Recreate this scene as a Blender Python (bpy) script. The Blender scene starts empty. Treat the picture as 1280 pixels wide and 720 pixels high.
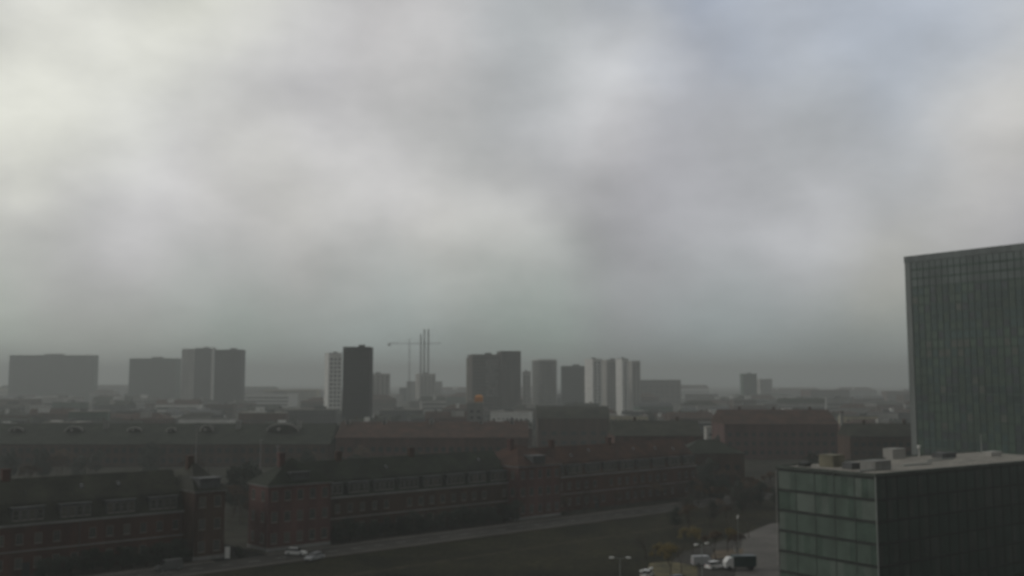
import bpy, math, random
from mathutils import Vector, Matrix
R = math.radians
random.seed(7)
S = bpy.context.scene
C = S.collection

# ------------------------------------------------------------------ camera
H = 36.0                       # the camera looks out of an upper floor, 36 m up
FPX = 1234.0                   # focal length in pixels of the 1280 wide photograph
PITCH = math.atan(118 / FPX)
cam_d = bpy.data.cameras.new('camera')
cam = bpy.data.objects.new('camera', cam_d); C.objects.link(cam)
cam_d.sensor_width = 36; cam_d.lens = 36 * FPX / 1280
cam.location = (0, 0, H); cam.rotation_euler = (R(90) + PITCH, 0, 0)
cam_d.clip_start = 0.3; cam_d.clip_end = 20000
cam_d.dof.use_dof = True; cam_d.dof.focus_distance = 2.2; cam_d.dof.aperture_fstop = 5.0
S.camera = cam
FW = Vector((0, math.cos(PITCH), math.sin(PITCH))); UP = Vector((0, -math.sin(PITCH), math.cos(PITCH)))
def ray(px, py):
    return Vector((px - 640, 0, 0)) + UP * (360 - py) + FW * FPX
def G(px, py, z=0.0):          # point of the level z under a pixel
    d = ray(px, py); t = (z - H) / d.z
    return Vector((d.x * t, d.y * t, z))
def AT(px, py, D):             # point at distance D ahead
    d = ray(px, py); t = D / d.y
    return Vector((d.x * t, D, H + d.z * t))
def PX(x, y): return 640 + FPX * x / y

# ------------------------------------------------------------------ sky
SUN_AZ, SUN_EL = -84.0, 22.0   # sun behind thin cloud, out of the picture to the left
w = bpy.data.worlds.new('World'); S.world = w; w.use_nodes = True
nt = w.node_tree; N = nt.nodes; Lk = nt.links; N.clear()
def nd(t, **k):
    n = N.new(t)
    for a, b in k.items(): setattr(n, a, b)
    return n
tc = nd('ShaderNodeTexCoord')
nz1 = nd('ShaderNodeTexNoise'); nz1.inputs['Scale'].default_value = 5.5; nz1.inputs['Detail'].default_value = 5; nz1.inputs['Roughness'].default_value = .5
Lk.new(tc.outputs['Generated'], nz1.inputs['Vector'])
def vm(op, a, b=None, s=None):
    n = nd('ShaderNodeVectorMath', operation=op)
    for i, v in enumerate((a, b)):
        if v is None: continue
        if isinstance(v, (tuple, Vector)): n.inputs[i].default_value = v
        else: Lk.new(v, n.inputs[i])
    if s is not None:
        if isinstance(s, (int, float)): n.inputs['Scale'].default_value = s
        else: Lk.new(s, n.inputs['Scale'])
    return n
def mm(op, a, b=None, c=None):
    n = nd('ShaderNodeMath', operation=op)
    for i, v in enumerate((a, b, c)):
        if v is None: continue
        if isinstance(v, (int, float)): n.inputs[i].default_value = v
        else: Lk.new(v, n.inputs[i])
    return n.outputs[0]
warp = vm('SCALE', vm('SUBTRACT', nz1.outputs['Color'], (.5, .5, .5)).outputs[0], s=.16)
dirn = vm('NORMALIZE', vm('ADD', tc.outputs['Generated'], warp.outputs[0]).outputs[0]).outputs[0]
def lin(c):
    return tuple((v / 255 / 12.92 if v <= 10 else ((v / 255 + .055) / 1.055) ** 2.4) for v in c)
# cloud masses: a direction, the tone of the cloud there and how wide it spreads
SKYS = [  # pixel x, y, r, g, b
 (40,40,214,215,208),(150,90,216,217,210),(280,20,213,214,207),(10,190,211,212,204),(200,170,207,208,205),(330,110,189,189,190),
 (90,290,176,177,179),(40,340,176,177,173),(220,270,192,192,192),(330,200,197,197,193),(450,130,185,185,185),(420,30,197,197,197),(550,60,192,192,192),
 (450,240,200,200,199),(560,150,177,179,178),(630,60,175,180,183),(640,160,164,171,172),(560,290,192,192,188),(632,272,200,200,195),
 (640,220,174,176,178),(300,330,173,174,172),(160,370,167,168,165),(440,350,163,165,162),(40,405,154,160,154),(250,415,144,152,147),
 (480,415,145,152,149),(600,380,145,155,152),(730,110,200,200,200),(700,190,182,182,183),(760,180,177,177,177),(690,20,176,179,180),
 (800,30,172,176,180),(870,50,166,172,182),(960,60,173,179,187),(1060,50,176,183,193),(1180,30,176,182,190),(1150,90,176,183,191),
 (900,150,169,171,174),(1010,140,170,173,176),(1100,160,170,174,179),(840,230,173,174,178),(740,290,145,152,153),(660,300,165,171,170),
 (800,350,158,160,161),(900,250,170,172,176),(960,210,168,171,174),(1000,270,180,180,184),(920,300,172,173,175),(1100,220,170,174,178),
 (1260,120,200,200,198),(1240,190,186,186,184),(1180,240,180,181,182),(1270,270,173,173,175),(1110,312,174,174,169),(1050,350,160,161,162),
 (950,390,149,155,155),(1080,430,128,134,132),(820,425,129,136,136),(680,425,134,142,137),(1250,420,160,165,166),(-200,150,191,192,188),(-500,300,173,174,175),
 (1500,150,171,174,177),(1900,300,158,161,166)]
num = None; den = None
def add_blob(vec, col, k):
    global num, den
    dt = vm('DOT_PRODUCT', dirn, vec).outputs['Value']
    wt = mm('EXPONENT', mm('MULTIPLY', mm('SUBTRACT', dt, 1.0), k))
    c = vm('SCALE', tuple(col), s=wt).outputs[0]
    num = c if num is None else vm('ADD', num, c).outputs[0]
    den = wt if den is None else mm('ADD', den, wt)
SKY_GAIN = 1.0
SKYG = [[1.298, 1.283, 1.273], [1.205, 1.189, 1.147], [1.468, 1.465, 1.349], [1.87, 1.857, 1.764], [1.488, 1.496, 1.473], [1.095, 1.067, 1.213], [0.535, 0.525, 0.684], [1.652, 1.508, 1.509], [1.677, 1.616, 1.7], [1.17, 1.157, 1.051], [0.719, 0.701, 0.71], [1.258, 1.244, 1.26], [1.842, 1.751, 1.722], [2.01, 1.982, 2.024], [0.967, 1.004, 0.96], [0.576, 0.668, 0.744], [0.3, 0.3, 0.3], [1.335, 1.227, 1.173], [3.0, 3.0, 3.0], [0.793, 0.812, 0.974], [1.385, 1.291, 1.309], [1.626, 1.506, 1.487], [0.651, 0.602, 0.588], [1.781, 2.095, 1.926], [1.247, 1.623, 1.516], [2.24, 2.464, 2.52], [0.35, 0.492, 0.52], [3.0, 3.0, 2.994], [1.145, 1.064, 1.112], [0.302, 0.3, 0.3], [0.77, 0.785, 0.782], [0.312, 0.345, 0.375], [0.967, 1.083, 1.347], [1.444, 1.436, 1.419], [1.074, 1.088, 1.159], [1.214, 1.204, 1.229], [1.238, 1.371, 1.541], [0.848, 0.826, 0.773], [1.295, 1.229, 1.111], [0.795, 0.808, 0.84], [1.786, 1.72, 1.788], [0.3, 0.3, 0.32], [0.3, 0.3, 0.3], [1.789, 1.657, 1.674], [0.972, 0.996, 1.041], [0.888, 0.941, 0.916], [3.0, 2.936, 3.0], [0.938, 0.888, 0.855], [0.516, 0.57, 0.622], [1.421, 1.349, 1.257], [1.998, 1.953, 1.842], [1.626, 1.596, 1.677], [0.726, 0.706, 0.798], [1.696, 1.591, 1.251], [0.3, 0.3, 0.305], [1.719, 1.897, 1.934], [1.626, 1.926, 2.041], [0.789, 0.984, 1.092], [1.911, 2.24, 2.105], [1.0, 1.0, 1.0], [1.0, 1.0, 1.0], [1.0, 1.0, 1.0], [1.0, 1.0, 1.0], [1.0, 1.0, 1.0]]
for i_, (x, y, r, g, b) in enumerate(SKYS):
    add_blob(ray(x, y).normalized(), [v * q for v, q in zip(lin((r, g, b)), SKYG[i_])], 330)
# the sky outside the picture: overhead, to the sides, behind (made dimmer to darken camera-facing surfaces)
for az, el, v in ((-24,45,.50),(-84,24,.6),(0,65,.42),(40,45,.38),(-80,30,.40),(90,35,.26),(135,45,.20),(-135,40,.20),(180,50,.18),(180,15,.14),(-110,10,.20),(110,10,.16),(150,10,.14),(-150,10,.14),(0,90,.34),(70,10,.24),(-60,10,.36)):
    a, e = R(az), R(el)
    add_blob(Vector((math.sin(a) * math.cos(e), math.cos(a) * math.cos(e), math.sin(e))), (v, v * 1.01, v * 1.0), 12)
num = vm('SCALE', num, s=mm('DIVIDE', 1.0, mm('ADD', den, 1e-9))).outputs[0]
nz2 = nd('ShaderNodeTexNoise'); nz2.inputs['Scale'].default_value = 9; nz2.inputs['Detail'].default_value = 6; nz2.inputs['Roughness'].default_value = .52
sq = vm('MULTIPLY', tc.outputs['Generated'], (1, 1, 1.9)).outputs[0]
Lk.new(sq, nz2.inputs['Vector'])
puff = mm('ADD', mm('MULTIPLY', mm('SUBTRACT', nz2.outputs['Fac'], .5), .54), 1.0)
cloud = vm('SCALE', num, s=puff).outputs[0]
sky = nd('ShaderNodeTexSky', sky_type='NISHITA'); sky.sun_disc = False
sky.sun_elevation = R(SUN_EL); sky.sun_rotation = R(SUN_AZ)
bg1 = nd('ShaderNodeBackground'); Lk.new(sky.outputs[0], bg1.inputs[0]); bg1.inputs[1].default_value = .06
bg2 = nd('ShaderNodeBackground'); Lk.new(cloud, bg2.inputs[0]); bg2.inputs[1].default_value = 1.0
mx = nd('ShaderNodeMixShader'); mx.inputs[0].default_value = .94
Lk.new(bg1.outputs[0], mx.inputs[1]); Lk.new(bg2.outputs[0], mx.inputs[2])
wo = nd('ShaderNodeOutputWorld'); Lk.new(mx.outputs[0], wo.inputs[0])
sd = bpy.data.lights.new('sun', 'SUN'); so = bpy.data.objects.new('sun', sd); C.objects.link(so)
sd.energy = .62; sd.angle = R(12); sd.color = (1, .96, .9)
sv = Vector((math.sin(R(SUN_AZ)) * math.cos(R(SUN_EL)), math.cos(R(SUN_AZ)) * math.cos(R(SUN_EL)), math.sin(R(SUN_EL))))
so.rotation_euler = sv.to_track_quat('Z', 'Y').to_euler()
S.view_settings.view_transform = 'Standard'; S.view_settings.look = 'None'
S.view_settings.exposure = 0; S.view_settings.gamma = 1
S.render.engine = 'CYCLES'
S.cycles.use_denoising = True
S.cycles.max_bounces = 4; S.cycles.diffuse_bounces = 2; S.cycles.glossy_bounces = 2; S.cycles.volume_bounces = 0
S.cycles.transparent_max_bounces = 8
HAZE_DENSITY = 4.6e-4

# ------------------------------------------------------------------ materials
MATS = {}
def mat(name, col, var=.35, scale=.25, rough=.85, spec=.3, streak=False, col2=None, fine=0.0, metal=0.0, bump=0.0, coord='Object'):
    if name in MATS: return MATS[name]
    m = bpy.data.materials.new(name); m.use_nodes = True
    t = m.node_tree; b = t.nodes['Principled BSDF']
    tcn = t.nodes.new('ShaderNodeTexCoord')
    mp = t.nodes.new('ShaderNodeMapping'); t.links.new(tcn.outputs[coord], mp.inputs[0])
    mp.inputs['Scale'].default_value = (1, 1, .18) if streak else (1, 1, 1)
    n1 = t.nodes.new('ShaderNodeTexNoise'); n1.inputs['Scale'].default_value = scale; n1.inputs['Detail'].default_value = 8; n1.inputs['Roughness'].default_value = .62
    t.links.new(mp.outputs[0], n1.inputs['Vector'])
    cr = t.nodes.new('ShaderNodeValToRGB'); t.links.new(n1.outputs['Fac'], cr.inputs[0])
    c2 = col2 or tuple(v * (1 - var) for v in col)
    c1 = tuple(min(.9, v * (1 + var * .6)) for v in col)
    cr.color_ramp.elements[0].position = .34; cr.color_ramp.elements[1].position = .66
    cr.color_ramp.elements[0].color = (*c2, 1); cr.color_ramp.elements[1].color = (*c1, 1)
    out = cr.outputs[0]
    if fine:
        n2 = t.nodes.new('ShaderNodeTexNoise'); n2.inputs['Scale'].default_value = scale * 14; n2.inputs['Detail'].default_value = 4
        t.links.new(tcn.outputs[coord], n2.inputs['Vector'])
        mr = t.nodes.new('ShaderNodeMapRange'); t.links.new(n2.outputs['Fac'], mr.inputs[0])
        mr.inputs[1].default_value = .3; mr.inputs[2].default_value = .7; mr.inputs[3].default_value = 1 - fine; mr.inputs[4].default_value = 1 + fine
        vmn = t.nodes.new('ShaderNodeVectorMath'); vmn.operation = 'SCALE'
        t.links.new(out, vmn.inputs[0]); t.links.new(mr.outputs[0], vmn.inputs['Scale']); out = vmn.outputs[0]
    t.links.new(out, b.inputs['Base Color'])
    b.inputs['Roughness'].default_value = rough; b.inputs['Specular IOR Level'].default_value = spec; b.inputs['Metallic'].default_value = metal
    if bump:
        bp = t.nodes.new('ShaderNodeBump'); bp.inputs['Strength'].default_value = bump; bp.inputs['Distance'].default_value = .1
        t.links.new(n1.outputs['Fac'], bp.inputs['Height']); t.links.new(bp.outputs[0], b.inputs['Normal'])
    MATS[name] = m
    return m
def brickmat(name, c1, c2, mortar):
    m = mat(name, c1, streak=True)
    t = m.node_tree; b = t.nodes['Principled BSDF']
    t.nodes.remove(next(n for n in t.nodes if n.type == 'VALTORGB'))
    tcn = next(n for n in t.nodes if n.type == 'TEX_COORD'); n1 = next(n for n in t.nodes if n.type == 'TEX_NOISE')
    # brick courses on upright walls: along the wall (x + y) and up
    sp = t.nodes.new('ShaderNodeSeparateXYZ'); t.links.new(tcn.outputs['Object'], sp.inputs[0])
    ad = t.nodes.new('ShaderNodeMath'); t.links.new(sp.outputs[0], ad.inputs[0]); t.links.new(sp.outputs[1], ad.inputs[1])
    cb = t.nodes.new('ShaderNodeCombineXYZ'); t.links.new(ad.outputs[0], cb.inputs[0]); t.links.new(sp.outputs[2], cb.inputs[1])
    br = t.nodes.new('ShaderNodeTexBrick'); t.links.new(cb.outputs[0], br.inputs['Vector'])
    br.inputs['Color1'].default_value = (*c1, 1); br.inputs['Color2'].default_value = (*c2, 1); br.inputs['Mortar'].default_value = (*mortar, 1)
    br.inputs['Scale'].default_value = 1; br.inputs['Brick Width'].default_value = .24; br.inputs['Row Height'].default_value = .08; br.inputs['Mortar Size'].default_value = .01
    mr = t.nodes.new('ShaderNodeMapRange'); t.links.new(n1.outputs['Fac'], mr.inputs[0])
    mr.inputs[1].default_value = .3; mr.inputs[2].default_value = .7; mr.inputs[3].default_value = .55; mr.inputs[4].default_value = 1.35
    vs = t.nodes.new('ShaderNodeVectorMath'); vs.operation = 'SCALE'; t.links.new(br.outputs['Color'], vs.inputs[0]); t.links.new(mr.outputs[0], vs.inputs['Scale'])
    t.links.new(vs.outputs[0], b.inputs['Base Color'])
    return m
def slatemat(name, c, row=.35):
    m = mat(name, c, scale=.22, fine=.28, var=.5, rough=.75, spec=.2)
    t = m.node_tree; b = t.nodes['Principled BSDF']; src = b.inputs['Base Color'].links[0].from_socket
    tcn = next(n for n in t.nodes if n.type == 'TEX_COORD')
    wv = t.nodes.new('ShaderNodeTexWave'); wv.bands_direction = 'Z'; wv.inputs['Scale'].default_value = 1.1; wv.inputs['Distortion'].default_value = 1.5; wv.inputs['Detail'].default_value = 3
    t.links.new(tcn.outputs['Object'], wv.inputs['Vector'])
    mr = t.nodes.new('ShaderNodeMapRange'); t.links.new(wv.outputs['Fac'], mr.inputs[0]); mr.inputs[3].default_value = .78; mr.inputs[4].default_value = 1.12
    n3 = t.nodes.new('ShaderNodeTexVoronoi'); n3.inputs['Scale'].default_value = .35; t.links.new(tcn.outputs['Object'], n3.inputs['Vector'])
    sp = t.nodes.new('ShaderNodeSeparateColor'); t.links.new(n3.outputs['Color'], sp.inputs[0])
    m2 = t.nodes.new('ShaderNodeMapRange'); t.links.new(sp.outputs[0], m2.inputs[0]); m2.inputs[3].default_value = .8; m2.inputs[4].default_value = 1.25
    mu = t.nodes.new('ShaderNodeMath'); mu.operation = 'MULTIPLY'; t.links.new(mr.outputs[0], mu.inputs[0]); t.links.new(m2.outputs[0], mu.inputs[1])
    v = t.nodes.new('ShaderNodeVectorMath'); v.operation = 'SCALE'; t.links.new(src, v.inputs[0]); t.links.new(mu.outputs[0], v.inputs['Scale'])
    t.links.new(v.outputs[0], b.inputs['Base Color'])
    return m
BRICK = brickmat('red brick', (.115, .04, .026), (.08, .03, .02), (.08, .062, .05))
BRICKR = brickmat('bright red brick', (.13, .047, .04), (.095, .036, .032), (.11, .085, .075))
BRICKD = brickmat('brown brick', (.085, .04, .024), (.06, .03, .018), (.07, .058, .045))
SLATE = slatemat('slate roof', (.028, .035, .022))
SLATEB = slatemat('old slate roof', (.042, .044, .03))
TILE = slatemat('brown tile roof', (.068, .033, .021))
GRAVEL = mat('roof gravel', (.3, .28, .24), scale=.4, fine=.2)
FELT = mat('roof felt', (.12, .12, .11), scale=.08, fine=.2)
WHITE = mat('white paint', (.74, .74, .7), var=.15, rough=.6)
FRAME = mat('weathered frame paint', (.24, .23, .2), var=.5, rough=.7, scale=.4)
PALE = mat('pale render', (.42, .41, .38), var=.25, scale=.15, streak=True)
CREAM = mat('cream render', (.42, .38, .26), var=.2, streak=True)
CONC = mat('concrete', (.26, .26, .245), scale=.15, streak=True, fine=.1)
DCONC = mat('dark cladding', (.045, .048, .052), scale=.15, streak=True, fine=.1)
BLACKC = mat('black cladding', (.022, .023, .027), scale=.15, streak=True)
GREENC = mat('green grey cladding', (.05, .095, .068), scale=.12, streak=True)
ZINC = mat('zinc', (.1, .105, .105), scale=.3, rough=.7, spec=.25)
ORANGE = mat('orange panel', (.62, .27, .08), var=.2)
ASPH = mat('asphalt', (.078, .074, .066), scale=.05, fine=.15, rough=.95, spec=.08)
PAVE = mat('paving', (.11, .1, .088), scale=.1, fine=.15, spec=.05)
KERB = mat('kerb stone', (.24, .23, .21), scale=.5)
GLASS = mat('window glass', (.03, .035, .035), var=.4, rough=.12, spec=.6, scale=.6)
GLASSG = mat('green tinted glass', (.095, .135, .108), var=.25, rough=.3, spec=.5, scale=.3)
GLASSL = mat('glass with pale blind', (.13, .165, .138), var=.2, rough=.35, spec=.5, scale=.3)
GLASSD = mat('dark tinted glass', (.08, .12, .094), var=.3, rough=.22, spec=.5, scale=.3)
ALU = mat('aluminium', (.3, .32, .3), var=.15, rough=.45, spec=.5)
DALU = mat('dark frame metal', (.03, .036, .032), rough=.5)
GLASSN = mat('shaded face glass', (.035, .056, .045), var=.3, rough=.3, spec=.35, scale=.2)  # this and the next carry the dim face's shade in their colour
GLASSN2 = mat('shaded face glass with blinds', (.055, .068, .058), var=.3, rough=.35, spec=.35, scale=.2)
BARK = mat('bark', (.07, .052, .04), scale=2)
TWIG = mat('twigs', (.075, .058, .045), scale=.8, var=.5)
LEAFD = mat('evergreen leaves', (.025, .038, .022), scale=.8, var=.6, rough=.6)
LEAFY = mat('yellow brown leaves', (.22, .17, .06), scale=.8, var=.5)
LEAFB = mat('brown leaves', (.13, .085, .05), scale=.8, var=.5)
GRASS = mat('grass', (.034, .031, .016), scale=.06, fine=.6, col2=(.01, .011, .006), spec=.05)
LEAFLIT = mat('leaf littered grass', (.15, .125, .06), scale=.35, fine=.5, col2=(.045, .045, .02))
TYRE = mat('tyre rubber', (.02, .02, .02))
CARG = mat('car glass', (.02, .022, .025), rough=.1, spec=.7)
LAMPG = mat('lamp glass', (.75, .75, .68), var=.05, rough=.3)
REDG = mat('tail lamp red', (.4, .02, .015), rough=.3)

# ------------------------------------------------------------------ mesh helpers
class MB:
    def __init__(s): s.v = []; s.f = []; s.m = []
    def add(s, vs, fs, mi=0, M=None):
        o = len(s.v)
        s.v += [tuple(M @ Vector(v)) if M else tuple(v) for v in vs]
        s.f += [tuple(i + o for i in f) for f in fs]; s.m += [mi] * len(fs)
        return s
    def box(s, x0, x1, y0, y1, z0, z1, mi=0, M=None):
        vs = [(x0,y0,z0),(x1,y0,z0),(x1,y1,z0),(x0,y1,z0),(x0,y0,z1),(x1,y0,z1),(x1,y1,z1),(x0,y1,z1)]
        return s.add(vs, [(3,2,1,0),(4,5,6,7),(0,1,5,4),(1,2,6,5),(2,3,7,6),(3,0,4,7)], mi, M)
    def frust(s, b, t, z0, z1, mi=0):   # b,t = (x0,x1,y0,y1)
        vs = [(b[0],b[2],z0),(b[1],b[2],z0),(b[1],b[3],z0),(b[0],b[3],z0),(t[0],t[2],z1),(t[1],t[2],z1),(t[1],t[3],z1),(t[0],t[3],z1)]
        return s.add(vs, [(3,2,1,0),(4,5,6,7),(0,1,5,4),(1,2,6,5),(2,3,7,6),(3,0,4,7)], mi)
    def tube(s, a, b, r0, r1, n=6, mi=0, cap=True):
        a = Vector(a); b = Vector(b); d = (b - a).normalized()
        u = d.orthogonal().normalized(); v = d.cross(u)
        vs = []
        for p, r in ((a, r0), (b, r1)):
            for i in range(n):
                an = 2 * math.pi * i / n
                vs.append(p + (u * math.cos(an) + v * math.sin(an)) * r)
        fs = [(i, (i + 1) % n, n + (i + 1) % n, n + i) for i in range(n)]
        if cap: fs += [tuple(range(n))[::-1], tuple(range(n, 2 * n))]
        return s.add(vs, fs, mi)
    def extr(s, prof, axis, a, b, mi=0):  # profile of 2D points pushed along axis
        n = len(prof)
        def p3(p, t):
            return (t, p[0], p[1]) if axis == 'x' else (p[0], t, p[1])
        vs = [p3(p, a) for p in prof] + [p3(p, b) for p in prof]
        fs = [(i, (i + 1) % n, n + (i + 1) % n, n + i) for i in range(n)] + [tuple(range(n))[::-1], tuple(range(n, 2 * n))]
        return s.add(vs, fs, mi)
    def mesh(s, name, mats):
        me = bpy.data.meshes.new(name); me.from_pydata(s.v, [], s.f)
        for m in (mats if isinstance(mats, (list, tuple)) else [mats]): me.materials.append(m)
        if any(s.m): me.polygons.foreach_set('material_index', s.m)
        me.update(); return me
    def build(s, name, mats, parent=None, loc=None, rz=None):
        o = bpy.data.objects.new(name, s.mesh(name, mats)); C.objects.link(o)
        if parent: o.parent = parent
        if loc is not None: o.location = loc
        if rz is not None: o.rotation_euler.z = rz
        return o
def tag(o, label=None, cat=None, group=None, kind=None):
    for k, v in (('label', label), ('category', cat), ('group', group), ('kind', kind)):
        if v: o[k] = v
    return o
def empty(name, loc, rz=0):
    o = bpy.data.objects.new(name, None); C.objects.link(o); o.location = loc; o.rotation_euler.z = rz
    o.empty_display_size = 1
    return o
KIDS = {}
def kids(o): return [c for c in bpy.data.objects if c.parent == o]
def copy_tree(o, parent=None):
    c = o.copy(); C.objects.link(c); c.parent = parent
    for ch in kids(o): copy_tree(ch, c)
    return c

# ------------------------------------------------------------------ ground, roads
MB().add([(-9000,-1500,0),(9000,-1500,0),(9000,9000,0),(-9000,9000,0)], [(0,1,2,3)]).build('ground', mat('town ground', (.055,.052,.04), scale=.012, fine=.4, col2=(.025,.026,.019), spec=.03))
tag(bpy.data.objects['ground'], kind='structure')
ROT = R(41.2); U = Vector((math.cos(ROT), math.sin(ROT), 0)); V = Vector((-math.sin(ROT), math.cos(ROT), 0))   # U runs along the street, V away from us
O = G(425, 683)                                      # a point of the far kerb
def st(u, v, z=0): return O + U * u + V * v + Vector((0, 0, z))
def sloc(p): d = p - O; return d.dot(U), d.dot(V)
def sbox(name, m, u0, u1, v0, v1, z0, z1, kind='structure'):
    return tag(MB().box(u0, u1, v0, v1, z0, z1).build(name, m, loc=O, rz=ROT), kind=kind)
def ssheet(name, m, u0, u1, v0, v1, z):
    return tag(MB().add([(u0,v0,z),(u1,v0,z),(u1,v1,z),(u0,v1,z)], [(0,1,2,3)]).build(name, m, loc=O, rz=ROT), kind='structure')
ssheet('lawn', GRASS, -120, 330, -150, -10.6, .012)
ssheet('worn_path', mat('trodden earth', (.06,.05,.034), scale=.3, fine=.4, col2=(.022,.022,.013), spec=.03), -60, 200, -30.5, -28.6, .018)
ssheet('street', ASPH, -200, 420, -9, 0, .02)
ssheet('side_street', mat('dark asphalt', (.03,.03,.027), spec=.0, fine=.2), -29, -17.5, .15, 90, .024)  # matt and darker than the main street
sbox('kerb_far', KERB, -17.4, 420, 0, .15, 0, .13); sbox('kerb_near', KERB, -200, 420, -9.15, -9, 0, .13)
sbox('kerb_left', KERB, -200, -29, 0, .15, 0, .13)
sbox('pavement_far', PAVE, -17.4, 420, .15, 2.4, 0, .12); sbox('pavement_near', PAVE, -200, 420, -10.6, -9.15, 0, .12); sbox('pavement_left', PAVE, -200, -29, .15, 2.4, 0, .12)
mk = MB()
for k in range(-60, 130):
    mk.add([(k*6,-4.6,.03),(k*6+2.5,-4.6,.03),(k*6+2.5,-4.48,.03),(k*6,-4.48,.03)], [(0,1,2,3)])
tag(mk.build('road_marking', WHITE, loc=O, rz=ROT), kind='structure')

# ------------------------------------------------------------------ windows
WIN = {}; WR = random.Random(9)
CURT = mat('pane with curtain', (.085, .08, .065), rough=.4); CURT2 = mat('pane with drawn blind', (.05, .055, .05), rough=.35)
def window_mesh(w_, h_, nx=2, ny=3, fr=FRAME):
    key = (round(w_, 2), round(h_, 2), nx, ny, fr.name)
    if key not in WIN:
        f = MB(); t = .11
        f.box(-w_/2, w_/2, -.06, .04, 0, t); f.box(-w_/2, w_/2, -.06, .04, h_-t, h_)
        f.box(-w_/2, -w_/2+t, -.06, .04, t+.003, h_-t-.003); f.box(w_/2-t, w_/2, -.06, .04, t+.003, h_-t-.003)
        for i in range(1, nx):
            x = -w_/2 + w_*i/nx; f.box(x-.04, x+.04, -.05, .03, t+.003, h_-t-.003)
        for j in range(1, ny):
            z = h_*j/ny; f.box(-w_/2+t+.003, w_/2-t-.003, -.045, .025, z-.03, z+.03)
        f.box(-w_/2-.1, w_/2+.1, -.16, .0, -.12, -.003)
        p = MB().box(-w_/2+.02, w_/2-.02, -.02, .02, .02, h_-.02)
        WIN[key] = (f.mesh('window', fr), [p.mesh('pane', g_) for g_ in (GLASS, GLASS, CURT, CURT2)])
    return WIN[key]
def window(parent, x, y, z, w_=1.3, h_=2.0, rz=0, nx=2, ny=3, fr=FRAME):
    f, p = window_mesh(w_, h_, nx, ny, fr)
    o = bpy.data.objects.new('window', f); C.objects.link(o); o.parent = parent; o.location = (x, y, z); o.rotation_euler.z = rz
    q = bpy.data.objects.new('pane', WR.choice(p)); C.objects.link(q); q.parent = o
    return o

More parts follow.
